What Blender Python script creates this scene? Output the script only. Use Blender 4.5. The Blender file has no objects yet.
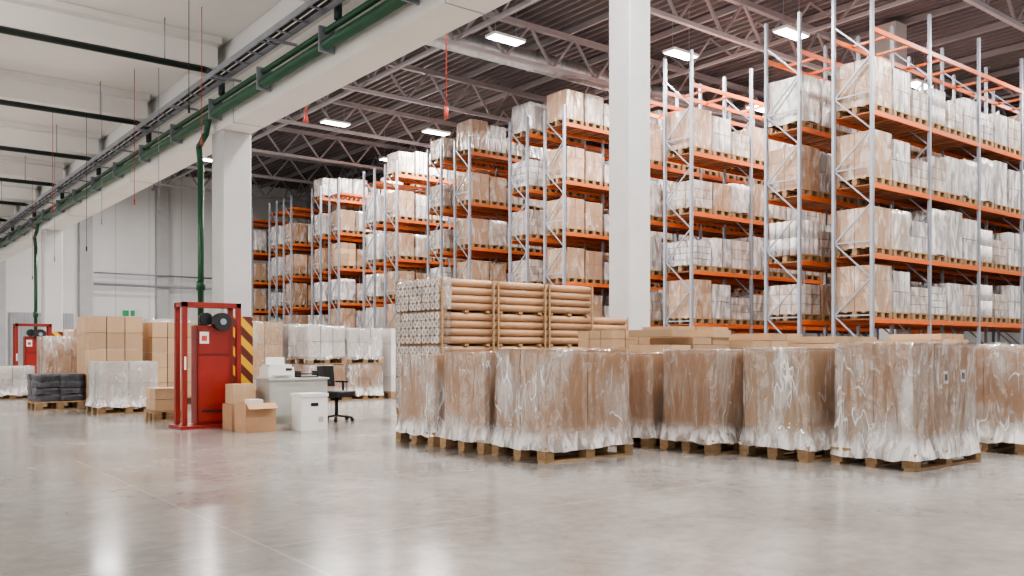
import bpy, math, random
from mathutils import Vector, noise
random.seed(7)
scene = bpy.context.scene
try:
    scene.view_settings.look = 'AgX - Medium High Contrast'
except Exception:
    pass

# ---------------------------------------------------------------- materials
def nd(nt, t, **k):
    n = nt.nodes.new(t)
    for a, b in k.items():
        setattr(n, a, b)
    return n

def mat(name, col, rough=0.6, metal=0.0, amt=0.08, nscale=3.0, bump=0.0, bscale=30.0, stretch=(1, 1, 1), spec=0.5, coat=0.0, emit=0.0):
    m = bpy.data.materials.new(name)
    m.use_nodes = True
    nt = m.node_tree
    bs = nt.nodes['Principled BSDF']
    L = nt.links.new
    tc = nd(nt, 'ShaderNodeTexCoord')
    mp = nd(nt, 'ShaderNodeMapping')
    mp.inputs['Scale'].default_value = stretch
    L(tc.outputs['Object'], mp.inputs['Vector'])
    nz = nd(nt, 'ShaderNodeTexNoise')
    nz.inputs['Scale'].default_value = nscale
    nz.inputs['Detail'].default_value = 5
    L(mp.outputs[0], nz.inputs['Vector'])
    mr = nd(nt, 'ShaderNodeMapRange')
    mr.inputs['From Min'].default_value = 0.3
    mr.inputs['From Max'].default_value = 0.7
    mr.inputs['To Min'].default_value = 1 - amt
    mr.inputs['To Max'].default_value = 1 + amt
    L(nz.outputs['Fac'], mr.inputs['Value'])
    at = nd(nt, 'ShaderNodeAttribute', attribute_name='tint')
    mu = nd(nt, 'ShaderNodeMath', operation='MULTIPLY')
    L(mr.outputs[0], mu.inputs[0]); L(at.outputs['Fac'], mu.inputs[1])
    vm = nd(nt, 'ShaderNodeVectorMath', operation='SCALE')
    vm.inputs[0].default_value = col
    L(mu.outputs[0], vm.inputs['Scale'])
    L(vm.outputs[0], bs.inputs['Base Color'])
    bs.inputs['Roughness'].default_value = rough
    bs.inputs['Metallic'].default_value = metal
    bs.inputs['Specular IOR Level'].default_value = spec
    bs.inputs['Coat Weight'].default_value = coat
    if emit:
        bs.inputs['Emission Color'].default_value = (*col, 1)
        bs.inputs['Emission Strength'].default_value = emit
    if bump:
        n2 = nd(nt, 'ShaderNodeTexNoise')
        n2.inputs['Scale'].default_value = bscale
        n2.inputs['Detail'].default_value = 4
        n2.inputs['Distortion'].default_value = 1.0
        L(mp.outputs[0], n2.inputs['Vector'])
        b = nd(nt, 'ShaderNodeBump')
        b.inputs['Strength'].default_value = bump
        b.inputs['Distance'].default_value = 0.02
        L(n2.outputs['Fac'], b.inputs['Height'])
        L(b.outputs[0], bs.inputs['Normal'])
    return m

CARD = mat('cardboard', (0.43, 0.255, 0.145), 0.65, amt=0.07)
CARDL = mat('cardboard_light', (0.51, 0.345, 0.215), 0.65, amt=0.06)
TAPE = mat('packing_tape', (0.55, 0.40, 0.26), 0.25)
WOOD = mat('pallet_wood', (0.37, 0.235, 0.125), 0.75, amt=0.25, nscale=8, stretch=(1, 1, 4))
DECK = mat('rack_deck_wood', (0.31, 0.11, 0.045), 0.7, amt=0.2, nscale=4)
ORANGE = mat('orange_rack_beam_paint', (0.66, 0.13, 0.025), 0.4, amt=0.05)
STEEL = mat('galvanised_steel', (0.31, 0.33, 0.38), 0.4, 0.35, amt=0.1)
DUCT = mat('silver_duct', (0.62, 0.62, 0.64), 0.35, 0.7, amt=0.15, nscale=6)
TRUSS = mat('truss_steel_paint', (0.33, 0.31, 0.32), 0.5, amt=0.05)
WHITEP = mat('white_carton', (0.70, 0.67, 0.65), 0.45, amt=0.08)
ROLLW = mat('wrapped_white_roll', (0.66, 0.62, 0.61), 0.28, amt=0.22, nscale=6, bump=0.5, bscale=20)
CONC = mat('painted_concrete_column', (0.52, 0.52, 0.52), 0.7, amt=0.05, nscale=2, bump=0.1)
WHITE = mat('white_paint', (0.86, 0.84, 0.81), 0.6, amt=0.03, nscale=1)
WALLM = mat('wall_panel_white', (0.80, 0.80, 0.79), 0.6, amt=0.04, nscale=0.5)
GREYR = mat('grey_ribbed_sheet', (0.42, 0.44, 0.46), 0.5)
ROOFM = mat('roof_corrugated_steel', (0.155, 0.135, 0.14), 0.5, 0.1, amt=0.1, nscale=0.6)
GREEN = mat('green_pipe_paint', (0.02, 0.09, 0.045), 0.35)
BLACK = mat('black_plastic', (0.02, 0.02, 0.022), 0.45)
BPIPE = mat('dark_pipe', (0.025, 0.04, 0.038), 0.4)
RED = mat('red_enamel', (0.24, 0.018, 0.012), 0.38, amt=0.12)
REDC = mat('red_cord', (0.5, 0.06, 0.04), 0.5)
LABEL = mat('paper_label', (0.80, 0.80, 0.78), 0.5, amt=0.0)
GREYP = mat('light_grey_laminate', (0.48, 0.49, 0.46), 0.4)
TUBEB = mat('cardboard_tube', (0.46, 0.27, 0.155), 0.5, amt=0.1, nscale=5)
TUBEE = mat('tube_end_white', (0.85, 0.83, 0.81), 0.5)
HOLE = mat('tube_core_dark', (0.45, 0.37, 0.32), 0.8)
BAGD = mat('dark_bagged_goods', (0.06, 0.06, 0.07), 0.3, amt=0.4, nscale=12, bump=0.6, bscale=14)
SIGNG = mat('exit_sign_green', (0.05, 0.35, 0.15), 0.4)
LAMPE = mat('lamp_diffuser', (1.0, 0.98, 0.95), 0.4, emit=24.0)

def wrapped(name, base, thr0=0.42, thr1=0.72, white=(0.80, 0.77, 0.75, 1)):
    """carton skin with a tight layer of stretch film: milky folds over base"""
    m = bpy.data.materials.new(name); m.use_nodes = True
    nt = m.node_tree; L = nt.links.new
    bs = nt.nodes['Principled BSDF']
    tc = nd(nt, 'ShaderNodeTexCoord')
    oi = nd(nt, 'ShaderNodeObjectInfo')
    rs = nd(nt, 'ShaderNodeVectorMath', operation='SCALE'); rs.inputs[0].default_value = (31, 17, 9); L(oi.outputs['Random'], rs.inputs['Scale'])
    co = nd(nt, 'ShaderNodeVectorMath', operation='ADD'); L(tc.outputs['Object'], co.inputs[0]); L(rs.outputs[0], co.inputs[1])
    mp = nd(nt, 'ShaderNodeMapping'); mp.inputs['Scale'].default_value = (1, 1, 0.35)
    mp.inputs['Rotation'].default_value = (0.3, 0.25, 0)
    L(co.outputs[0], mp.inputs['Vector'])
    nz = nd(nt, 'ShaderNodeTexNoise'); nz.inputs['Scale'].default_value = 5.0
    nz.inputs['Detail'].default_value = 7; nz.inputs['Distortion'].default_value = 0.8
    L(mp.outputs[0], nz.inputs['Vector'])
    mr = nd(nt, 'ShaderNodeMapRange')
    mr.inputs['From Min'].default_value = thr0; mr.inputs['From Max'].default_value = thr1
    mr.inputs['To Min'].default_value = 0.05; mr.inputs['To Max'].default_value = 0.85
    L(nz.outputs['Fac'], mr.inputs['Value'])
    at = nd(nt, 'ShaderNodeAttribute', attribute_name='tint')
    vm = nd(nt, 'ShaderNodeVectorMath', operation='SCALE'); vm.inputs[0].default_value = base
    L(at.outputs['Fac'], vm.inputs['Scale'])
    mx = nd(nt, 'ShaderNodeMix', data_type='RGBA')
    L(mr.outputs[0], mx.inputs['Factor']); L(vm.outputs[0], mx.inputs['A'])
    mx.inputs['B'].default_value = white
    L(mx.outputs['Result'], bs.inputs['Base Color'])
    bs.inputs['Roughness'].default_value = 0.16
    bs.inputs['Specular IOR Level'].default_value = 1.0
    b = nd(nt, 'ShaderNodeBump'); b.inputs['Strength'].default_value = 1.0; b.inputs['Distance'].default_value = 0.08
    L(nz.outputs['Fac'], b.inputs['Height']); L(b.outputs[0], bs.inputs['Normal'])
    return m
WBROWN = wrapped('film_wrapped_cardboard', (0.36, 0.22, 0.135), 0.50, 0.78, (0.74, 0.70, 0.67, 1))
WWHITE = wrapped('film_wrapped_white_goods', (0.38, 0.345, 0.335), 0.42, 0.62, (0.80, 0.77, 0.76, 1))
WMIX = wrapped('film_wrapped_mixed_goods', (0.36, 0.28, 0.235), 0.44, 0.68, (0.76, 0.73, 0.71, 1))

def film_mat():
    m = bpy.data.materials.new('stretch_film'); m.use_nodes = True
    nt = m.node_tree; L = nt.links.new
    out = nt.nodes['Material Output']; bs = nt.nodes['Principled BSDF']
    tc = nd(nt, 'ShaderNodeTexCoord')
    oi = nd(nt, 'ShaderNodeObjectInfo')
    at = nd(nt, 'ShaderNodeAttribute', attribute_name='tint')   # film whiteness per side; light from the left docks painted in on -X
    rs = nd(nt, 'ShaderNodeVectorMath', operation='SCALE'); rs.inputs[0].default_value = (31, 17, 9); L(oi.outputs['Random'], rs.inputs['Scale'])
    co = nd(nt, 'ShaderNodeVectorMath', operation='ADD'); L(tc.outputs['Object'], co.inputs[0]); L(rs.outputs[0], co.inputs[1])
    def tex(scale, rot, st, dist, detail):
        mp = nd(nt, 'ShaderNodeMapping'); mp.inputs['Scale'].default_value = st; mp.inputs['Rotation'].default_value = rot
        L(co.outputs[0], mp.inputs['Vector'])
        nz = nd(nt, 'ShaderNodeTexNoise'); nz.inputs['Scale'].default_value = scale
        nz.inputs['Detail'].default_value = detail; nz.inputs['Distortion'].default_value = dist
        L(mp.outputs[0], nz.inputs['Vector'])
        return nz.outputs['Fac']
    def rng(s, a, b, c, d):
        r = nd(nt, 'ShaderNodeMapRange', interpolation_type='SMOOTHSTEP')
        for k, v in zip(('From Min', 'From Max', 'To Min', 'To Max'), (a, b, c, d)): r.inputs[k].default_value = v
        L(s, r.inputs['Value']); return r.outputs[0]
    def op(o, a, b, cl=False):
        n = nd(nt, 'ShaderNodeMath', operation=o, use_clamp=cl); L(a, n.inputs[0])
        if isinstance(b, float): n.inputs[1].default_value = b
        else: L(b, n.inputs[1])
        return n.outputs[0]
    def ridge(n, w):
        a = op('ABSOLUTE', op('SUBTRACT', n, 0.5), 0.0)
        return rng(a, w, 0.0, 0.0, 1.0)
    n1 = tex(3.6, (0.75, 0.7, 0), (1, 1, 0.22), 0.25, 2)
    n2 = tex(4.2, (-0.8, -0.7, 0.2), (1, 1, 0.22), 0.25, 2)
    n3 = tex(9.0, (0.1, 0.1, 0), (1, 1, 0.35), 0.5, 3)
    n4 = tex(3.2, (1.4, 1.3, 0), (1, 1, 0.2), 0.2, 2)
    nb = tex(1.8, (0.3, 0.3, 0), (1, 1, 0.7), 0.3, 4)
    gate = rng(nb, 0.42, 0.60, 0.2, 1.0)
    r1 = ridge(n1, 0.012); r2 = ridge(n2, 0.011); r4 = ridge(n4, 0.010); r3 = ridge(n3, 0.02)
    sx = nd(nt, 'ShaderNodeSeparateXYZ'); L(tc.outputs['Object'], sx.inputs[0])
    g = rng(sx.outputs['Z'], 0.40, 0.17, 0.0, 1.0)
    g2 = op('MULTIPLY', g, rng(n3, 0.38, 0.60, 0.3, 0.92))
    patch = rng(nb, 0.46, 0.76, 0.03, 0.42)
    lsum = op('ADD', op('ADD', op('MULTIPLY', r1, 0.6), op('MULTIPLY', r2, 0.55)), op('ADD', op('MULTIPLY', r4, 0.45), op('MULTIPLY', r3, 0.14)))
    lines = op('MULTIPLY', lsum, gate)
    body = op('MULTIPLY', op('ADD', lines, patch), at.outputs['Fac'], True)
    fac = op('ADD', body, g2, True)
    fac = op('MINIMUM', fac, 0.93)
    tr = nd(nt, 'ShaderNodeBsdfTransparent'); tr.inputs[0].default_value = (0.97, 0.965, 0.96, 1)
    gl = nd(nt, 'ShaderNodeBsdfGlossy'); gl.inputs['Roughness'].default_value = 0.04
    hgt = op('ADD', op('ADD', n1, op('ADD', n2, n4)), op('ADD', op('MULTIPLY', n3, 0.3), op('MULTIPLY', op('ADD', r1, r2), 0.08)))
    bmp = nd(nt, 'ShaderNodeBump'); bmp.inputs['Strength'].default_value = 1.0; bmp.inputs['Distance'].default_value = 0.10
    L(hgt, bmp.inputs['Height'])
    L(bmp.outputs[0], gl.inputs['Normal']); L(bmp.outputs[0], bs.inputs['Normal'])
    lw = nd(nt, 'ShaderNodeLayerWeight'); lw.inputs['Blend'].default_value = 0.25
    fa = op('ADD', op('MULTIPLY', lw.outputs['Fresnel'], 0.45), 0.13, True)
    s1 = nd(nt, 'ShaderNodeMixShader'); L(fa, s1.inputs[0])
    L(tr.outputs[0], s1.inputs[1]); L(gl.outputs[0], s1.inputs[2])
    bs.inputs['Base Color'].default_value = (0.93, 0.91, 0.90, 1)
    bs.inputs['Roughness'].default_value = 0.12
    bs.inputs['Specular IOR Level'].default_value = 1.0
    s2 = nd(nt, 'ShaderNodeMixShader')
    L(fac, s2.inputs[0]); L(s1.outputs[0], s2.inputs[1]); L(bs.outputs[0], s2.inputs[2])
    L(s2.outputs[0], out.inputs['Surface'])
    return m
FILM = film_mat()

def hazard_mat():
    m = mat('hazard_stripes', (0.8, 0.5, 0.02), 0.5)
    nt = m.node_tree; L = nt.links.new
    bs = nt.nodes['Principled BSDF']
    tc = nd(nt, 'ShaderNodeTexCoord'); sx = nd(nt, 'ShaderNodeSeparateXYZ')
    L(tc.outputs['Object'], sx.inputs[0])
    a = nd(nt, 'ShaderNodeMath', operation='ADD'); b = nd(nt, 'ShaderNodeMath', operation='ADD')
    L(sx.outputs[0], a.inputs[0]); L(sx.outputs[1], a.inputs[1]); L(a.outputs[0], b.inputs[0]); L(sx.outputs[2], b.inputs[1])
    c = nd(nt, 'ShaderNodeMath', operation='MULTIPLY'); c.inputs[1].default_value = 3.2; L(b.outputs[0], c.inputs[0])
    d = nd(nt, 'ShaderNodeMath', operation='FRACT'); L(c.outputs[0], d.inputs[0])
    e = nd(nt, 'ShaderNodeMath', operation='GREATER_THAN'); e.inputs[1].default_value = 0.5; L(d.outputs[0], e.inputs[0])
    mx = nd(nt, 'ShaderNodeMix', data_type='RGBA')
    mx.inputs['A'].default_value = (0.12, 0.02, 0.015, 1); mx.inputs['B'].default_value = (0.75, 0.42, 0.02, 1)
    L(e.outputs[0], mx.inputs['Factor']); L(mx.outputs['Result'], bs.inputs['Base Color'])
    return m
HAZ = hazard_mat()

def floor_mat():
    m = bpy.data.materials.new('polished_concrete_floor'); m.use_nodes = True
    nt = m.node_tree; L = nt.links.new
    bs = nt.nodes['Principled BSDF']
    tc = nd(nt, 'ShaderNodeTexCoord')
    n1 = nd(nt, 'ShaderNodeTexNoise'); n1.inputs['Scale'].default_value = 0.7; n1.inputs['Detail'].default_value = 8; n1.inputs['Roughness'].default_value = 0.65
    n2 = nd(nt, 'ShaderNodeTexNoise'); n2.inputs['Scale'].default_value = 7; n2.inputs['Detail'].default_value = 6; n2.inputs['Roughness'].default_value = 0.7
    L(tc.outputs['Object'], n1.inputs['Vector']); L(tc.outputs['Object'], n2.inputs['Vector'])
    av = nd(nt, 'ShaderNodeMath', operation='ADD'); L(n1.outputs[0], av.inputs[0]); L(n2.outputs[0], av.inputs[1])
    cr = nd(nt, 'ShaderNodeValToRGB')
    mr = nd(nt, 'ShaderNodeMapRange'); mr.inputs['From Min'].default_value = 0.75; mr.inputs['From Max'].default_value = 1.25
    L(av.outputs[0], mr.inputs['Value']); L(mr.outputs[0], cr.inputs[0])
    cr.color_ramp.elements[0].color = (0.225, 0.212, 0.198, 1)
    cr.color_ramp.elements[1].color = (0.345, 0.326, 0.308, 1)
    sx = nd(nt, 'ShaderNodeSeparateXYZ'); L(tc.outputs['Object'], sx.inputs[0])
    def joint(sock, off):
        a = nd(nt, 'ShaderNodeMath', operation='ADD'); a.inputs[1].default_value = off; L(sock, a.inputs[0])
        p = nd(nt, 'ShaderNodeMath', operation='PINGPONG'); p.inputs[1].default_value = 3.0; L(a.outputs[0], p.inputs[0])
        l = nd(nt, 'ShaderNodeMath', operation='LESS_THAN'); l.inputs[1].default_value = 0.008; L(p.outputs[0], l.inputs[0])
        return l
    j1 = joint(sx.outputs[0], 3.9); j2 = joint(sx.outputs[1], 0.9)
    mx0 = nd(nt, 'ShaderNodeMath', operation='MAXIMUM'); L(j1.outputs[0], mx0.inputs[0]); L(j2.outputs[0], mx0.inputs[1])
    sc = nd(nt, 'ShaderNodeMath', operation='MULTIPLY'); sc.inputs[1].default_value = 0.35; L(mx0.outputs[0], sc.inputs[0])
    mx = nd(nt, 'ShaderNodeMix', data_type='RGBA')
    L(sc.outputs[0], mx.inputs['Factor']); L(cr.outputs[0], mx.inputs['A'])
    mx.inputs['B'].default_value = (0.55, 0.53, 0.50, 1)
    L(mx.outputs['Result'], bs.inputs['Base Color'])
    r = nd(nt, 'ShaderNodeMapRange'); r.inputs['From Min'].default_value = 0.3; r.inputs['From Max'].default_value = 0.7
    r.inputs['To Min'].default_value = 0.12; r.inputs['To Max'].default_value = 0.24
    L(n1.outputs[0], r.inputs['Value']); L(r.outputs[0], bs.inputs['Roughness'])
    bs.inputs['Specular IOR Level'].default_value = 0.85
    return m
FLOOR = floor_mat()

# ---------------------------------------------------------------- mesh builder
class MB:
    def __init__(s):
        s.v = []; s.f = []; s.m = []; s.t = []; s.s = []; s.mats = []
    def mi(s, m):
        if m not in s.mats: s.mats.append(m)
        return s.mats.index(m)
    def face(s, idx, m, t=1.0, sm=False):
        s.f.append(idx); s.m.append(s.mi(m)); s.t.append(t); s.s.append(sm)
    def hexa(s, c, m, t=1.0):
        b = len(s.v); s.v += [tuple(p) for p in c]
        for q in ((0, 3, 2, 1), (4, 5, 6, 7), (0, 1, 5, 4), (1, 2, 6, 5), (2, 3, 7, 6), (3, 0, 4, 7)):
            s.face([b + i for i in q], m, t)
    def box(s, x0, x1, y0, y1, z0, z1, m, t=1.0):
        s.hexa([(x0, y0, z0), (x1, y0, z0), (x1, y1, z0), (x0, y1, z0), (x0, y0, z1), (x1, y0, z1), (x1, y1, z1), (x0, y1, z1)], m, t)
    def beam(s, p, q, w, h, m, t=1.0):
        p = Vector(p); q = Vector(q); d = (q - p).normalized()
        up = Vector((0, 0, 1)) if abs(d.z) < 0.95 else Vector((1, 0, 0))
        a = d.cross(up).normalized(); b = a.cross(d).normalized()
        a *= w / 2; b *= h / 2
        s.hexa([p - a - b, p + a - b, q + a - b, q - a - b, p - a + b, p + a + b, q + a + b, q - a + b], m, t)
    def cyl(s, p, q, r, m, n=12, cap=None, t=1.0, r2=None, hole=None):
        p = Vector(p); q = Vector(q); d = (q - p).normalized()
        up = Vector((0, 0, 1)) if abs(d.z) < 0.95 else Vector((1, 0, 0))
        a = d.cross(up).normalized(); b = a.cross(d).normalized()
        r2 = r if r2 is None else r2
        k = len(s.v)
        for c, rr in ((p, r), (q, r2)):
            for i in range(n):
                g = 2 * math.pi * i / n
                s.v.append(tuple(c + a * math.cos(g) * rr + b * math.sin(g) * rr))
        for i in range(n):
            j = (i + 1) % n
            s.face([k + i, k + j, k + n + j, k + n + i], m, t, True)
        cap = cap or m
        s.face([k + i for i in range(n)][::-1], cap, t); s.face([k + n + i for i in range(n)], cap, t)
        if hole:
            k2 = len(s.v)
            for i in range(n):
                g = 2 * math.pi * i / n
                s.v.append(tuple(p - d * 0.002 + (a * math.cos(g) + b * math.sin(g)) * r * 0.45))
            s.face([k2 + i for i in range(n)][::-1], hole, t)
    def path(s, pts, r, m, n=10):
        for a, b in zip(pts, pts[1:]): s.cyl(a, b, r, m, n)
    def mesh(s, name):
        me = bpy.data.meshes.new(name)
        me.from_pydata(s.v, [], s.f)
        for m in s.mats: me.materials.append(m)
        me.polygons.foreach_set('material_index', s.m)
        me.polygons.foreach_set('use_smooth', s.s)
        at = me.attributes.new('tint', 'FLOAT', 'FACE')
        at.data.foreach_set('value', s.t)
        me.update()
        return me
    def obj(s, name, parent=None, loc=(0, 0, 0), rz=0.0):
        o = bpy.data.objects.new(name, s.mesh(name))
        scene.collection.objects.link(o)
        o.location = loc; o.rotation_euler = (0, 0, rz)
        if parent: o.parent = parent
        return o
def empty(name, loc=(0, 0, 0), rz=0.0):
    e = bpy.data.objects.new(name, None); e.empty_display_size = 0.3
    scene.collection.objects.link(e); e.location = loc; e.rotation_euler = (0, 0, rz)
    return e
def inst(me, name, parent, loc):
    o = bpy.data.objects.new(name, me); scene.collection.objects.link(o)
    o.parent = parent; o.location = loc
    return o
R = random.uniform

# ---------------------------------------------------------------- pallets & goods
PH = 0.17
def pallet(mb, x0, x1, y0, y1, z=0.0, simple=False):
    w = x1 - x0; d = y1 - y0
    nb = 5 if simple else 7
    for i in range(nb):                     # top boards run along x
        c = y0 + 0.05 + (d - 0.1) * i / (nb - 1)
        mb.box(x0, x1, c - 0.05, c + 0.05, z + 0.144, z + PH, WOOD, R(.85, 1.15))
    for xx in (x0 + 0.07, (x0 + x1) / 2, x1 - 0.07):
        if not simple: mb.box(xx - 0.06, xx + 0.06, y0, y1, z + 0.122, z + 0.144, WOOD, R(.8, 1.1))
        for yy in (y0 + 0.07, (y0 + y1) / 2, y1 - 0.07):
            mb.box(xx - 0.065, xx + 0.065, yy - 0.065, yy + 0.065, z + 0.022, z + (0.144 if simple else 0.122), WOOD, R(.6, .95))
    for yy in (y0 + 0.06, (y0 + y1) / 2, y1 - 0.06):
        mb.box(x0, x1, yy - 0.05, yy + 0.05, z, z + 0.022, WOOD, R(.8, 1.1))

def cartons(mb, x0, x1, y0, y1, z0, z1, nx, ny, nz, m, var=0.1, gap=0.006):
    for i in range(nx):
        for j in range(ny):
            for k in range(nz):
                if 0 < i < nx - 1 and 0 < j < ny - 1 and k < nz - 1: continue
                a = x0 + (x1 - x0) * i / nx; b = x0 + (x1 - x0) * (i + 1) / nx
                c = y0 + (y1 - y0) * j / ny; d = y0 + (y1 - y0) * (j + 1) / ny
                e = z0 + (z1 - z0) * k / nz; f = z0 + (z1 - z0) * (k + 1) / nz
                mb.box(a + gap, b - gap, c + gap, d - gap, e + gap * .3, f - gap * .6, m, R(1 - var, 1 + var))

def shell(mb, x0, x1, y0, y1, z0, z1, m, seed=0, n=12, rows=16, flare=0.04, amp=0.016, off=0.014, top=True, levels=(1, 1, 1, 1, 1)):  # last argument: film whiteness per side, side light painted in by higher values
    """closed wrinkled film skin: perimeter loops + shrinking loops on top"""
    cx = (x0 + x1) / 2; cy = (y0 + y1) / 2; hx = (x1 - x0) / 2; hy = (y1 - y0) / 2
    per = []
    for i in range(n): per.append((-1 + 2 * i / n, -1))
    for i in range(n): per.append((1, -1 + 2 * i / n))
    for i in range(n): per.append((1 - 2 * i / n, 1))
    for i in range(n): per.append((-1, 1 - 2 * i / n))
    N = len(per); base = len(mb.v); loops = 0
    for r in range(rows + 1):
        t = r / rows; z = z0 + (z1 - z0) * t
        fl = flare * max(0, 1 - t * 4.0) ** 1.3
        for (u, v) in per:
            nn = noise.noise(Vector((u * hx * 5 + seed * 7, v * hy * 5, z * 5))) + 0.6 * noise.noise(Vector((u * hx * 14 + seed, v * hy * 14, z * 9)))
            o = off + fl * (1 + .5 * nn) + amp * (nn + 0.5)
            if abs(u) == 1 and abs(v) == 1: o *= 0.6
            dz = 0.035 * nn if r == 0 else (0.006 * nn)
            mb.v.append((cx + u * (hx + o), cy + v * (hy + o), z + dz + (0.01 if r == rows else 0)))
        loops += 1
    rl = loops
    if top:
        for k, s in enumerate((0.85, 0.6, 0.3, 0.02)):
            for (u, v) in per:
                nn = noise.noise(Vector((u * s * hx * 6 + seed * 3, v * s * hy * 6, 2)))
                mb.v.append((cx + u * hx * s, cy + v * hy * s, z1 + 0.012 + 0.008 * nn))
            loops += 1
    for r in range(loops - 1):
        for i in range(N):
            j = (i + 1) % N
            t = levels[i // n] if r < rl - 1 else levels[4]
            mb.face([base + r * N + i, base + r * N + j, base + (r + 1) * N + j, base + (r + 1) * N + i], m, t, True)

def wrapped_pallet(x0, x1, y0, y1, h, seed, nx=2, ny=2, nz=2, m=CARD, labels=False, low=0.125, side_white=(.6, 1, 1, 1.3, 1), name='wrapped_carton_pallet'):
    e = empty(name, (x0, y0, 0)); w = x1 - x0; d = y1 - y0
    p = MB(); pallet(p, 0, w, 0, d); p.obj('pallet', e)
    c = MB(); g = 0.045
    cartons(c, g, w - g, g, d - g, PH + .002, h, nx, ny, nz, m, 0.10, 0.006)
    c.obj('cartons', e)
    f = MB(); shell(f, g, w - g, g, d - g, low, h, FILM, seed, n=18, rows=24, flare=0.05, amp=.010, levels=side_white)
    f.obj('stretch_film', e)
    if labels:
        l = MB()
        for (lx, lz) in labels:
            l.box(lx, lx + 0.1, g - 0.004, g + 0.006, lz, lz + 0.13, LABEL)
            l.box(lx + 0.02, lx + 0.08, g - 0.006, g, lz + 0.03, lz + 0.1, BLACK)
        l.obj('labels', e)
    return e

def goods(mb, x0, x1, y0, y1, z, h, kind):
    pallet(mb, x0, x1, y0, y1, z, True)
    z0 = z + PH + .002; z1 = z + h
    if kind == 'brown':
        cartons(mb, x0 + .01, x1 - .01, y0, y1, z0, z1, 2, 2, random.choice([1, 2, 3]), WBROWN, 0.15)
    elif kind == 'bag':
        shell(mb, x0 + .02, x1 - .02, y0 + .02, y1 - .02, z0, z1, random.choice([WWHITE, WMIX]), seed=R(0, 50), n=5, rows=6, flare=0, amp=0.05)
    elif kind == 'col':   # tall film-wrapped columns of white packs
        nz = random.choice([1, 2, 4]); nx = random.choice([2, 3, 4])
        cartons(mb, x0, x1, y0, y1, z0, z1, nx, 4, nz, WWHITE, 0.3, 0.016)
    elif kind == 'mix':
        cartons(mb, x0, x1, y0, y1, z0, z1, 2, 3, 3, WMIX, 0.25, 0.012)
    elif kind == 'white':
        cartons(mb, x0, x1, y0, y1, z0, z1, 3, 3, 4, WHITEP, 0.2, 0.01)
    elif kind == 'kraft':
        cartons(mb, x0, x1, y0, y1, z0, z1, 2, 3, 4, CARDL, 0.22, 0.01)
    else:
        L = random.choice([2, 3]); n = 4; r = (x1 - x0) / n / 2
        ny = int((y1 - y0) / (2 * r))
        hh = (z1 - z0) / L; tt = R(.8, 1.05)
        for k in range(L):
            for i in range(n):
                for j in range(ny):
                    if 0 < i < n - 1 and 0 < j < ny - 1 and k < L - 1: continue
                    cx = x0 + r + i * 2 * r; cy = y0 + r + j * (y1 - y0 - 2 * r) / (ny - 1)
                    mb.cyl((cx, cy, z0 + k * hh + .004), (cx, cy, z0 + (k + 1) * hh - .004), r * .96, ROLLW, 8, t=tt * R(.85, 1.1))

BAY = 2.8
variants = []
kinds = [['brown', 'bag', 'col'], ['col', 'col', 'roll'], ['bag', 'col', 'col'], ['mix', 'col', 'bag'], ['brown', 'col', 'mix'],
         ['kraft', 'brown', 'bag'], ['roll', 'mix', 'col'], ['bag', 'col', 'brown'], ['col', 'roll', 'col'], ['brown', 'mix', 'kraft'],
         ['brown', 'kraft', 'mix'], ['bag', 'mix', 'bag'], ['brown', 'brown', 'col'], ['mix', 'white', 'kraft'], ['col', 'col', 'mix'], ['mix', 'brown', 'bag']]
for vi, ks in enumerate(kinds):
    mb = MB(); H = R(1.05, 1.4)
    for i, k in enumerate(ks):
        hh = H + R(-.12, .05) if R(0, 1) < .65 else R(.75, 1.05)
        c = 0.5 + 0.9 * i + R(-.02, .02)
        goods(mb, c - .41, c + .41, 0.02, 1.08, 0.0, hh, k)
    variants.append(mb.mesh('rack_bay_goods'))

LEV = [1.97, 3.53, 5.24, 7.0, 9.0]
def rack(x0, y0, bays, pt, toploads, mix):
    e = empty('pallet_rack', (x0, y0, 0))
    fr = MB(); bm = MB(); dk = MB()
    for row in (0.0, 2.0):
        for b in range(bays + 1):
            x = b * BAY
            for yy in (row + .04, row + 1.06):
                fr.box(x - .045, x + .045, yy - .035, yy + .035, 0, pt, STEEL)
                fr.box(x - .09, x + .09, yy - .07, yy + .07, 0, .012, STEEL)
            z = .25; k = 0
            while z + .9 < pt:
                a, c = (row + .06, row + 1.04) if k % 2 else (row + 1.04, row + .06)
                fr.beam((x, a, z), (x, c, z + .9), .035, .035, STEEL)
                if k % 2 == 0: fr.beam((x, row + .06, z), (x, row + 1.04, z), .035, .035, STEEL)
                z += .9; k += 1
        for b in range(bays):
            xa = b * BAY + .045; xb = (b + 1) * BAY - .045
            for L in LEV:
                for yy in (row + .03, row + 1.07):
                    bm.box(xa, xb, yy - .025, yy + .025, L - .11, L, ORANGE, R(.85, 1.05))
                if L == 9.0 and not toploads:
                    for s in (0.3, 0.7): dk.box(xa + (xb - xa) * s - .04, xa + (xb - xa) * s + .04, row + .06, row + 1.04, L - .06, L - .004, ORANGE)
                    continue
                for s in range(11):
                    cx = xa + .12 + s * (xb - xa - .24) / 10
                    dk.box(cx - .085, cx + .085, row + .06, row + 1.04, L - .03, L - .004, DECK, R(.7, 1.2))
    fr.obj('upright_frames', e); bm.obj('load_beams', e); dk.obj('deck_slats', e)
    for row in (0.0, 2.0):
        for b in range(bays):
            for li, L in enumerate([0.0] + LEV):
                if li == 5 and (not toploads or R(0, 1) > toploads): continue
                me = variants[random.choice(mix)]
                if b == 0 and row == 0 and R(0, 1) < .75: me = variants[random.choice([0, 4, 12])]
                inst(me, 'stored_goods', e, (b * BAY, row, L + 0.002))
ALL = list(range(16))
WH = [1, 2, 3, 4, 6, 8, 0, 7, 11, 14, 15, 2]
backs = [14.3 + 5.6 * k for k in range(8)]
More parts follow.
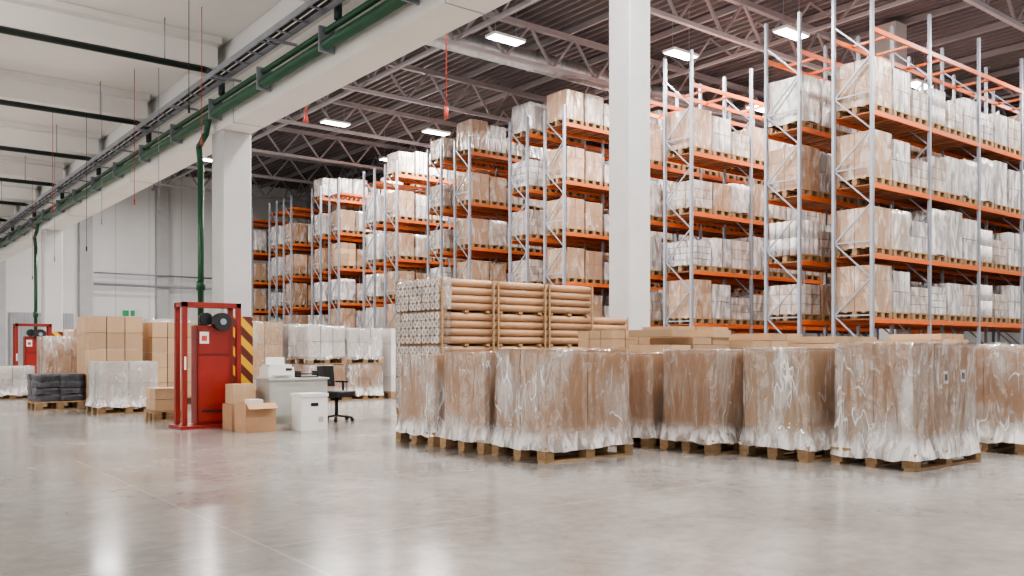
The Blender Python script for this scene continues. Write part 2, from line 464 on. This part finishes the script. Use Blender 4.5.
bays = [8, 6, 5, 4, 4, 4, 4, 4]
tops = [0, 0.0, .75, .7, .6, .5, .3, .4]
for k in range(8):
    rack(19.8, backs[k] - 3.1, bays[k], 9.95 if k < 2 else 9.6, tops[k], WH if k < 5 else ALL)

# ---------------------------------------------------------------- room shell
fl = MB(); fl.box(-16, 47, -12, 60, -0.2, 0, FLOOR); fl.obj('floor')
w = MB(); w.box(-16, 47, 58, 58.3, 0, 12.6, WALLM)
for i in range(30):
    w.box(-14 + i * 2, -13.98 + i * 2, 57.985, 58.0, 0, 12.6, GREYR)
w.obj('wall_back')
w = MB()
for x in (7.6, 12.2, 16.7, 21.5, 27, 33): w.box(x - .35, x + .35, 57.4, 57.98, 0, 12.4, CONC)
w.obj('trim_1')
w = MB(); w.box(46.5, 46.8, -12, 58, 0, 12.6, WALLM); w.obj('wall_right')
w = MB(); w.box(5.15, 5.35, -12, 58, 5.66, 12.5, WALLM); w.obj('wall_clerestory')
w = MB(); w.box(-16.3, -16, -12, 58, 4.9, 6.3, WALLM); w.box(-16.3, -16, -12, 58, 0, .5, WALLM)
y = -12
while y < 57: w.box(-16.3, -16, y, y + 1.4, .5, 4.9, WALLM); y += 5.0
w.obj('wall_left')
w = MB(); w.box(-16, 46.8, -12.3, -12, 0, 1.2, WALLM); w.box(-16, 46.8, -12.3, -12, 5.0, 7.0, WALLM); w.box(5.2, 46.8, -12.3, -12, 11.2, 12.6, WALLM)
x = -16
while x < 46: w.box(x, x + 1.5, -12.3, -12, 1.2, 5.0, WALLM); w.box(max(x, 5.2), max(x, 5.2) + 1.5, -12.3, -12, 7.0, 11.2, WALLM); x += 5.0
w.obj('wall_front')
d = MB()
d.box(8.2, 11.6, 57.86, 57.96, 0, 3.4, GREYR)
for i in range(17): d.box(8.25 + i * .2, 8.31 + i * .2, 57.82, 57.86, 0, 3.4, GREYR, 1.1)
d.obj('door_1')
s = MB(); s.box(14.3, 15.2, 57.85, 57.95, 3.25, 3.75, LABEL); s.box(14.38, 14.75, 57.84, 57.86, 3.32, 3.68, SIGNG); s.box(14.85, 15.1, 57.84, 57.86, 3.32, 3.68, SIGNG); s.obj('exit_sign')
p = MB(); p.cyl((12.6, 57.3, 5.2), (46, 57.3, 5.2), .07, STEEL); p.cyl((12.6, 57.3, 5.9), (20, 57.3, 5.9), .05, STEEL); p.obj('wall_pipe')

rf = MB(); x = 5.35; pitch = .36; n = 0
while x < 46.8:
    for (dx, z) in ((0, 12.5), (.12, 12.5), (.16, 12.62), (.32, 12.62)):
        rf.v.append((x + dx, -12, z)); rf.v.append((x + dx, 58.3, z)); n += 1
    x += pitch
for i in range(n - 1): rf.face([2 * i, 2 * i + 1, 2 * i + 3, 2 * i + 2], ROOFM)
rf.box(5.3, 46.8, -12, 58.3, 12.7, 12.85, ROOFM)
rf.obj('ceiling')
pu = MB()
for i in range(15):
    x = 6.5 + i * 2.8; pu.box(x - .05, x + .05, -12, 57.9, 12.28, 12.48, TRUSS)
pu.obj('roof_purlins')
def truss(y):
    t = MB(); x0 = 5.4; x1 = 46.4; zb = 10.95; zt = 12.2
    t.beam((x0, y, zb), (x1, y, zb), .13, .13, TRUSS, 1.4); t.beam((x0, y, zt), (x1, y, zt), .18, .18, TRUSS)
    n = 20; st = (x1 - x0) / n
    for i in range(n):
        a = x0 + i * st
        t.beam((a, y, zb), (a + st / 2, y, zt), .08, .08, TRUSS); t.beam((a + st / 2, y, zt), (a + st, y, zb), .08, .08, TRUSS)
    t.obj('roof_truss')
for y in (5.3, 11.3, 17.3, 23.0, 29.3, 35.3, 41.3, 47.3, 53.3): truss(y)
def ltruss(x):
    t = MB(); zb = 11.3; zt = 12.2
    t.beam((x, -11, zb), (x, 57.3, zb), .1, .1, TRUSS, 1.2)
    n = 34
    for i in range(n):
        a = -11 + i * 2.0
        t.beam((x, a, zb), (x, a + 1, zt), .06, .06, TRUSS); t.beam((x, a + 1, zt), (x, a + 2, zb), .06, .06, TRUSS)
    t.obj('roof_brace_truss')
for x in (9.2, 16.0, 24.5, 37): ltruss(x)
du = MB(); du.cyl((14.5, 24.2, 11.55), (44, 24.2, 11.55), .36, DUCT, 20)
for i in range(24): du.cyl((14.9 + i * 1.2, 24.2, 11.55), (14.95 + i * 1.2, 24.2, 11.55), .38, DUCT, 20)
du.obj('ventilation_duct')

# low bay ceiling
c = MB(); c.box(-16, 5.14, -12, 58, 6.25, 6.5, WHITE)
c.obj('ceiling_low_bay')
c = MB()
for i in range(-5, 12):
    y = 13.67 + 4 * i
    c.box(-16, 4.98, y + .5, y + 1.1, 5.8, 6.24, WHITE)
    c.box(-16, 4.98, y + .3, y + 1.3, 6.14, 6.245, WHITE, .9)
c.obj('ceiling_beams')
b = MB(); b.box(5.0, 5.5, -11.9, 57.95, 4.78, 5.65, WHITE)
b.box(4.93, 5.0, -11.9, 57.95, 5.45, 5.65, WHITE, .9)
for i in range(12): b.box(4.995, 5.505, -10.5 + i * 6, -10.48 + i * 6, 4.775, 5.6, GREYR)
b.obj('edge_beam')
g = MB()
g.cyl((4.87, -11.5, 5.0), (4.87, 57, 5.0), .07, GREEN, 12)
g.cyl((4.87, -11.5, 5.17), (4.87, 57, 5.17), .04, GREEN, 12)
for i in range(34): g.box(4.78, 4.99, -10 + 2 * i, -9.97 + 2 * i, 4.91, 5.23, STEEL)
for y0 in (14.75, 29.65):
    g.path([(4.87, y0 - .5, 5.0), (4.87, y0 - .35, 4.75), (4.87, y0, 4.6), (4.9, y0, 4.3), (4.9, y0, 1.4)], .05, GREEN, 10)
    g.cyl((4.9, y0, 2.2), (4.9, y0, 2.35), .075, GREEN)
g.obj('green_sprinkler_pipe')
t = MB()
t.box(4.5, 4.52, -11.5, 57, 5.3, 5.38, STEEL); t.box(4.74, 4.76, -11.5, 57, 5.3, 5.38, STEEL)
for i in range(136): t.box(4.5, 4.76, -11.3 + i * .5, -11.27 + i * .5, 5.3, 5.32, STEEL)
for i in range(34): t.box(4.5, 4.93, -11.02 + 2 * i, -10.98 + 2 * i, 5.27, 5.3, STEEL)
t.cyl((4.6, -11.5, 5.35), (4.6, 57, 5.35), .02, BLACK, 6); t.cyl((4.68, -11.5, 5.35), (4.68, 57, 5.35), .02, BLACK, 6)
t.obj('cable_tray')
for i in range(-2, 11):
    y = 13.67 + 4 * i
    q = MB(); q.path([(-15.9, y, 5.57), (4.62, y, 5.57), (4.8, y, 5.52), (4.87, y, 5.42), (4.87, y, 5.22)], .05, BPIPE)
    for xx in (-8, -2, 1.5, 4): q.cyl((xx, y, 5.6), (xx, y, 6.24), .01, STEEL, 5)
    q.obj('ceiling_branch_pipe')
for (x, y, z0, z1, m) in ((3.7, 11.6, 4.4, 6.24, BLACK), (4.3, 12.9, 4.3, 6.24, REDC), (4.3, 16.5, 3.9, 6.24, REDC), (3.4, 18.8, 4.0, 6.24, REDC), (4.35, 15.2, 3.6, 6.24, STEEL),
                          (4.3, 20.2, 3.4, 6.24, BLACK), (4.2, 23.0, 3.4, 6.24, STEEL), (4.3, 26.5, 3.2, 6.24, REDC), (4.1, 18.0, 3.7, 6.24, STEEL)):
    q = MB(); q.cyl((x, y, z0), (x, y, z1), .005, m, 6); q.cyl((x, y, z0 - .1), (x, y, z0), .015, m, 8); q.obj('hanging_cord')
q = MB(); q.cyl((12.2, 26.5, 8.9), (12.2, 26.5, 12.3), .03, REDC, 6); q.cyl((12.2, 26.5, 8.6), (12.2, 26.5, 8.9), .1, REDC, 10, r2=.03); q.obj('hanging_pull_cord')
q = MB(); q.cyl((8.8, 13.2, 5.6), (8.8, 13.2, 12.4), .012, REDC, 6); q.cyl((8.8, 13.2, 5.4), (8.8, 13.2, 5.6), .04, REDC, 10); q.obj('hanging_pull_cord')

# ---------------------------------------------------------------- columns
def column(x, y, s, h, haz=True):
    e = empty('concrete_column', (x, y, 0))
    c = MB(); a = s / 2
    ch = .03
    pts = [(-a + ch, -a), (a - ch, -a), (a, -a + ch), (a, a - ch), (a - ch, a), (-a + ch, a), (-a, a - ch), (-a, -a + ch)]
    for z in (0, h):
        for p in pts: c.v.append((p[0], p[1], z))
    for i in range(8): c.face([i, (i + 1) % 8, 8 + (i + 1) % 8, 8 + i], CONC)
    c.face(list(range(8))[::-1], CONC); c.face(list(range(8, 16)), CONC)
    c.obj('shaft', e)
    if haz:
        g = MB(); b = a + .012
        g.box(-b, b, -b, b, .1, 1.75, HAZ); g.obj('hazard_guard', e)
column(5.26, 14.3, .5, 4.775); column(5.26, 29.2, .5, 4.775); column(5.26, 44.2, .5, 4.775); column(5.26, -.7, .5, 4.775)
column(13.0, 12.7, .62, 12.28, False); column(28.6, 15.55, .75, 12.28, False)

# ---------------------------------------------------------------- red stand
def stand(x, y):
    e = empty('red_charging_stand', (x, y, 0))
    f = MB(); W = .9; D = .42; H = 1.93; t = .07
    for xx in (0, W - t):
        for yy in (0, D - t): f.box(xx, xx + t, yy, yy + t, 0, H, RED)
    for yy in (0, D - t): f.box(0, W, yy, yy + t, H - t, H, RED)
    for xx in (0, W - t): f.box(xx, xx + t, 0, D, H - t, H, RED)
    f.box(-.06, W + .06, -.1, D + .1, 0, .05, RED)
    f.obj('frame', e)
    c = MB(); c.box(.24, .78, .1, .36, .06, 1.58, RED, .9); c.box(.26, .76, .085, .1, .1, 1.1, RED, 1.15)
    c.box(.26, .76, .085, .1, 1.14, 1.54, RED, 1.0); c.box(.3, .72, .07, .09, .25, .27, BLACK)
    c.obj('cabinet', e)
    l = MB(); l.box(.28, .42, .078, .086, 1.3, 1.48, LABEL); l.box(.31, .39, .074, .08, 1.34, 1.42, REDC); l.box(.02, .05, -.004, .0, .9, 1.1, LABEL); l.obj('labels', e)
    h = MB()
    h.cyl((.62, .02, 1.64), (.62, .16, 1.64), .14, BLACK, 20); h.cyl((.62, .0, 1.64), (.62, .03, 1.64), .05, STEEL, 12)
    h.cyl((.4, .12, 1.68), (.4, .24, 1.68), .1, BLACK, 16)
    h.path([(.62 + .13 * math.cos(a * .5), .12, 1.66 - .05 * a) for a in range(8)], .018, BLACK, 6)
    h.box(.44, .54, .0, .08, 1.6, 1.72, BLACK)
    h.obj('cable_reel', e)
stand(4.2, 13.45); stand(4.0, 27.2)

# ---------------------------------------------------------------- front row of wrapped pallets (film whiteness, dock light painted into -X; order -Y, +X, +Y, -X, top)
wrapped_pallet(5.93, 7.26, 7.03, 7.98, 1.20, 1, 2, 2, 1, side_white=(.75, 1, 1, 1.3, 1.2))
wrapped_pallet(5.9, 7.15, 8.08, 9.0, 1.17, 2, 1, 1, 1, side_white=(1, 1, 1, 1.8, 1.5))
wrapped_pallet(5.9, 7.15, 9.14, 10.06, 1.14, 3, 1, 1, 1, side_white=(1, 1, 1, 1.5, 1.5))
wrapped_pallet(7.8, 9.0, 7.3, 8.2, 1.16, 4, 2, 2, 1, side_white=(.7, 1, 1, .6, 1))
wrapped_pallet(7.9, 9.1, 6.4, 7.22, 1.2, 5, 2, 1, 1, side_white=(.6, 1, 1, .75, 1))
wrapped_pallet(8.2, 9.4, 5.38, 6.28, 1.22, 6, 2, 2, 1, CARDL, side_white=(.8, 1, 1, 1.7, 1.5))
wrapped_pallet(8.41, 9.86, 4.33, 5.25, 1.27, 8, 3, 2, 1, labels=[(.68, .85), (1.06, .86)], low=.09, side_white=(.7, 1, 1, 2.0, 1.5))
wrapped_pallet(10.7, 12.0, 4.2, 5.2, 1.25, 9, 2, 2, 1, side_white=(.8, 1, 1, .9, 1))
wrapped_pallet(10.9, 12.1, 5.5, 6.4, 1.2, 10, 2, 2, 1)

def carton_stack(x0, x1, y0, y1, h, nx, ny, nz, m=CARDL, film=False, seed=0, name='carton_pallet'):
    e = empty(name, (x0, y0, 0))
    p = MB(); pallet(p, 0, x1 - x0, 0, y1 - y0); p.obj('pallet', e)
    c = MB(); cartons(c, .02, x1 - x0 - .02, .02, y1 - y0 - .02, PH + .002, h, nx, ny, nz, m, .14, .008); c.obj('cartons', e)
    if film:
        f = MB(); shell(f, .02, x1 - x0 - .02, .02, y1 - y0 - .02, .1, h, FILM, seed, n=10, rows=12); f.obj('stretch_film', e)
    return e
def flat_bundles(x0, x1, y0, y1, h, rows, cols):
    """pallet of flat board bundles lying on each other, uneven top"""
    e = empty('board_bundle_pallet', (x0, y0, 0)); W = x1 - x0; D = y1 - y0
    p = MB(); pallet(p, 0, W, 0, D); p.obj('pallet', e)
    c = MB(); st = (h - PH) / rows
    for k in range(rows):
        for i in range(cols):
            if k >= rows - 2 and R(0, 1) < .35: continue
            a = W * i / cols; c.box(a + .01 + R(0, .02), a + W / cols - .01, R(0, .05), D - R(0, .05), PH + .002 + k * st, PH + (k + 1) * st - .006, CARDL, R(.75, 1.1))
    c.obj('bundles', e)
carton_stack(9.15, 10.05, 9.3, 10.1, 1.5, 3, 3, 10)
flat_bundles(9.3, 10.6, 8.25, 9.15, 1.5, 12, 3)
flat_bundles(10.8, 12.1, 8.0, 9.0, 1.46, 11, 3)
flat_bundles(12.3, 13.6, 7.6, 8.6, 1.42, 11, 3)
flat_bundles(13.8, 15.1, 6.8, 7.8, 1.38, 10, 3)
flat_bundles(11.0, 12.3, 9.6, 10.5, 1.6, 12, 3)
flat_bundles(15.3, 16.6, 7.6, 8.6, 1.5, 10, 3)

# ---------------------------------------------------------------- tube stacks
def tube_bundle(x0, y0, levels, L=1.07, endfilm=False):
    e = empty('cardboard_tube_stack', (x0, y0, 0))
    tb = MB(); wd = MB(); W = 1.34; r = .064
    pallet(wd, 0, L, 0, W)
    z = PH
    for k in range(levels):
        z0 = z
        for xx in (.1, L / 2, L - .1): wd.box(xx - .04, xx + .04, 0, W, z, z + .035, WOOD, R(.8, 1.1))
        z += .035
        for rr in range(4):
            for i in range(10):
                yy = r + .01 + i * (W - 2 * r - .02) / 9
                tb.cyl((R(-.015, .005), yy, z + r), (L, yy, z + r), r, TUBEB, 12, cap=TUBEE, t=R(.8, 1.12), hole=HOLE)
            z += 2 * r
        z += .002
        if endfilm:
            f = MB(); shell(f, -.02, .22, .0, W, z0 + .04, z, FILM, k, n=8, rows=6, flare=0, amp=.008, off=.006, levels=(.8, 0.3, .8, .35, .8))
            f.obj('end_film', e)
    for xx in (.01, L - .03):
        for yy in (-.045, W + .015):
            wd.box(xx, xx + .03, yy, yy + .03, .1, z, WOOD, 1.0)
    tb.obj('tubes', e); wd.obj('dunnage', e)
for i in range(3): tube_bundle(7.7 + 1.13 * i, 11.74, 4, endfilm=(i == 0))
tube_bundle(7.7 + 1.13 * 3, 11.95, 3)

# ---------------------------------------------------------------- left and middle floor goods
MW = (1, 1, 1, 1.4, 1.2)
wrapped_pallet(3.9, 5.0, 17.4, 18.4, .98, 21, 2, 2, 2, WHITEP, side_white=(1.6, 1, 1, 1.6, 1.4))
carton_stack(4.1, 5.2, 19.2, 20.3, 1.9, 3, 3, 5, CARDL)
carton_stack(5.4, 6.4, 19.4, 20.4, 1.8, 3, 3, 5, CARDL)
carton_stack(3.75, 4.85, 21.6, 22.6, 1.5, 2, 2, 3, CARD, True, 22)
wrapped_pallet(6.1, 7.2, 22.2, 23.3, 1.95, 24, 2, 2, 4, WHITEP, side_white=MW)
wrapped_pallet(7.4, 8.5, 22.4, 23.4, 1.75, 25, 2, 2, 4, WHITEP, side_white=MW)
def dark_bags(x, y):
    e = empty('dark_bagged_goods_pallet', (x, y, 0)); p = MB(); pallet(p, 0, .9, 0, 1.0); p.obj('pallet', e)
    q = MB()
    for k in range(4):
        for i in range(2):
            for j in range(2): shell(q, .02 + i * .44, .43 + i * .44, .02 + j * .49, .48 + j * .49, .175 + k * .135, .295 + k * .135, BAGD, seed=k * 3 + i + j, n=4, rows=3, flare=0, amp=.03, off=.0)
    q.obj('bags', e)
dark_bags(3.2, 19.4)
carton_stack(3.0, 4.0, 24.2, 25.2, .8, 2, 2, 2, WHITEP, True, 26)
carton_stack(2.5, 3.5, 29.5, 30.6, 1.9, 2, 2, 4, CARD, True, 27)
carton_stack(5.9, 7.0, 32.0, 33.0, 1.9, 2, 2, 4, CARD, True, 28)
carton_stack(4.3, 4.84, 15.3, 15.9, .55, 1, 2, 2, CARDL, name='small_carton_pallet')
def two_tier(x0, y0, w, d, h1, h2, m, s):
    e = empty('double_stacked_pallet', (x0, y0, 0)); a = MB(); b = MB(); f = MB()
    pallet(a, 0, w, 0, d); cartons(b, .03, w - .03, .03, d - .03, PH, h1, 3, 3, 2, m, .12, .01)
    pallet(a, 0, w, 0, d, h1 + .02); cartons(b, .03, w - .03, .03, d - .03, h1 + .192, h2, 3, 3, 2, WHITEP, .12, .01)
    shell(f, .03, w - .03, .03, d - .03, .1, h1, FILM, s, n=10, rows=10); shell(f, .03, w - .03, .03, d - .03, h1 + .12, h2, FILM, s + 1, n=10, rows=10)
    a.obj('pallets', e); b.obj('cartons', e); f.obj('stretch_film', e)
two_tier(8.6, 18.6, 1.0, 1.1, .85, 1.75, CARD, 31)
two_tier(9.7, 18.8, 1.0, 1.1, .85, 1.72, CARD, 33)
carton_stack(10.9, 11.9, 18.8, 19.7, 1.74, 2, 2, 4, WHITEP)
wrapped_pallet(8.6, 9.7, 22.4, 23.4, 1.95, 35, 2, 2, 3, CARDL)
wrapped_pallet(9.9, 11.0, 22.4, 23.4, 1.9, 36, 2, 2, 3, WHITEP)
for i in range(5):
    wrapped_pallet(8.9 + 1.3 * i, 10.0 + 1.3 * i, 27.5, 28.6, R(1.7, 2.1), 40 + i, 2, 2, 3, random.choice([CARD, WHITEP]))
for i in range(5):
    wrapped_pallet(12.2 + 1.3 * i, 13.3 + 1.3 * i, 21.0, 22.0, R(1.2, 1.7), 50 + i, 2, 2, 3, random.choice([CARD, WHITEP]))

# ---------------------------------------------------------------- desk corner
e = empty('office_desk', (5.27, 12.75, 0)); q = MB()
q.box(0, 1.0, 0, .6, .735, .765, GREYP); q.box(.02, .05, .03, .57, 0, .735, GREYP, .9); q.box(.95, .98, .03, .57, 0, .735, GREYP, .9)
q.box(.05, .95, .03, .055, .06, .735, GREYP, .95); q.obj('desk_body', e)
e = empty('printer', (5.3, 12.85, .767)); q = MB()
q.box(0, .42, 0, .36, 0, .17, LABEL, .95); q.box(.03, .39, .03, .33, .17, .21, LABEL, .85); q.box(.06, .36, -.06, .02, .04, .055, LABEL, .8); q.box(.28, .38, -.004, 0, .11, .15, BLACK)
q.box(.06, .36, .24, .27, .21, .32, LABEL); q.obj('printer_body', e)
e = empty('paper_tray', (5.85, 12.9, .767)); q = MB(); q.box(0, .3, 0, .22, 0, .015, BLACK); q.box(0, .3, 0, .22, .05, .065, BLACK)
for a in (0, .29): q.box(a, a + .01, 0, .22, 0, .1, BLACK)
q.box(.02, .28, .02, .2, .016, .03, LABEL); q.obj('tray_body', e)
e = empty('white_storage_box', (5.5, 12.1, 0)); q = MB()
q.box(0, .42, 0, .36, 0, .5, LABEL); q.box(-.012, .432, -.012, .372, .5, .55, LABEL, .93); q.box(.15, .27, -.004, 0, .36, .41, BLACK); q.box(.27, .35, -.003, 0, .12, .2, GREYP); q.obj('box_body', e)
e = empty('open_cardboard_box', (4.75, 12.35, 0)); q = MB()
q.box(0, .46, 0, .44, 0, .02, CARD)
for (a, b, c2, d2) in ((0, .46, 0, .012), (0, .46, .428, .44), (0, .012, .012, .428), (.448, .46, .012, .428)): q.box(a, b, c2, d2, .02, .42, CARD, 1.05)
q.beam((.23, .0, .42), (.23, -.1, .34), .44, .008, CARD, 1.15); q.box(.03, .43, .03, .41, .02, .36, CARDL, .8); q.box(.1, .3, .1, .3, .36, .47, LABEL, .9); q.obj('box_body', e)
e = empty('cardboard_box', (4.75, 12.9, 0)); q = MB(); q.box(0, .42, 0, .4, 0, .38, CARD, .95); q.box(.19, .23, -.002, .402, .0, .382, TAPE); q.box(.03, .38, .03, .36, .385, .68, CARDL); q.box(.18, .22, .028, .362, .385, .682, TAPE); q.obj('box_body', e)
# office chair
e = empty('office_chair', (6.72, 13.4, 0), math.radians(25)); q = MB()
for i in range(5):
    a = i * 2 * math.pi / 5; x = .28 * math.cos(a); y = .28 * math.sin(a)
    q.beam((0, 0, .1), (x, y, .07), .05, .03, BLACK); q.cyl((x - .02, y, .03), (x + .02, y, .03), .03, BLACK, 10)
q.cyl((0, 0, .08), (0, 0, .42), .03, BLACK, 12); q.obj('base', e)
q = MB(); shell(q, -.22, .22, -.22, .22, .42, .5, BLACK, 1, n=6, rows=4, flare=0, amp=.005, off=.01); q.box(-.2, .2, -.2, .2, .41, .43, BLACK); q.obj('seat', e)
q = MB(); q.beam((0, .22, .42), (0, .27, .65), .05, .02, BLACK)
for i in range(8):
    a = -0.6 + i * 1.2 / 8; b2 = a + .15
    q.hexa([(.36 * math.sin(a), .33 * math.cos(a) - .08, .58), (.36 * math.sin(b2), .33 * math.cos(b2) - .08, .58), (.38 * math.sin(b2), .37 * math.cos(b2) - .08, .58), (.38 * math.sin(a), .37 * math.cos(a) - .08, .58),
            (.34 * math.sin(a), .34 * math.cos(a) - .06, .93), (.34 * math.sin(b2), .34 * math.cos(b2) - .06, .93), (.36 * math.sin(b2), .38 * math.cos(b2) - .06, .93), (.36 * math.sin(a), .38 * math.cos(a) - .06, .93)], BLACK)
for sx in (-1, 1): q.beam((sx * .24, -.05, .66), (sx * .24, .2, .66), .04, .03, BLACK); q.beam((sx * .24, .05, .45), (sx * .24, .05, .66), .03, .03, BLACK)
q.obj('backrest', e)

# ---------------------------------------------------------------- lamps
def area(e, w, d, power, z, up, col):
    ld = bpy.data.lights.new('lamp_light', 'AREA'); ld.shape = 'RECTANGLE'; ld.size = w; ld.size_y = d; ld.energy = power; ld.color = col
    o = bpy.data.objects.new('lamp_light', ld); scene.collection.objects.link(o); o.parent = e; o.location = (0, 0, z)
    if up: o.rotation_euler = (math.pi, 0, 0)
def lamp(x, y, z, top, power, w=1.2, d=.5, col=(1, .955, .915), up=0):
    e = empty('ceiling_lamp', (x, y, z))
    q = MB(); q.box(-w / 2, w / 2, -d / 2, d / 2, 0, .08, WHITE); q.box(-w / 2 + .04, w / 2 - .04, -d / 2 + .04, d / 2 - .04, -.02, 0, LAMPE)
    for sx in (-w / 3, w / 3): q.cyl((sx, 0, .08), (sx, 0, top - z), .01, STEEL, 5)
    q.obj('housing', e)
    area(e, w, d, power, -.03, False, col)
    if up: area(e, w, d, up, .1, True, col)  # uplight added to brighten the low ceiling
for (x, y) in ((21.7, 18.9), (22.9, 15.6), (16.4, 21.3), (16.8, 33.6), (22.3, 38.4), (21, 32.3), (29, 21.2), (31, 15.8), (28, 8), (19.5, 8), (9, 4), (15, 4), (10, 10), (16.4, 14.5), (10, 20), (10, 30), (15, 44), (26, 27), (36, 9), (8, 38)):
    lamp(x, y, 10.75, 12.27, 820)
lamp(12, 51, 10.75, 12.27, 280)
for (x, y) in ((-3, -4), (-3, 4), (-1, 11.5), (-1, 19.5), (0, 27.5), (0, 39), (-9, 3), (-8, 12), (-8, 22), (1, 49)):  # low bay: added pendants out of view, there to light the ceiling
    lamp(x, y, 5.0, 6.24, 150, 1.4, .3, up=190)

# ---------------------------------------------------------------- world & camera
wd = bpy.data.worlds.new('world'); scene.world = wd; wd.use_nodes = True
bg = wd.node_tree.nodes['Background']; bg.inputs[0].default_value = (1.0, .975, .955, 1); bg.inputs[1].default_value = 2.2
cam = bpy.data.cameras.new('camera'); co = bpy.data.objects.new('camera', cam); scene.collection.objects.link(co)
co.location = (0, 0, 1.2); co.rotation_euler = (math.radians(90), 0, math.radians(-38.0))
cam.sensor_width = 36; cam.lens = 873 / 1024 * 36; cam.shift_y = 62 / 1024; cam.clip_end = 200
scene.camera = co
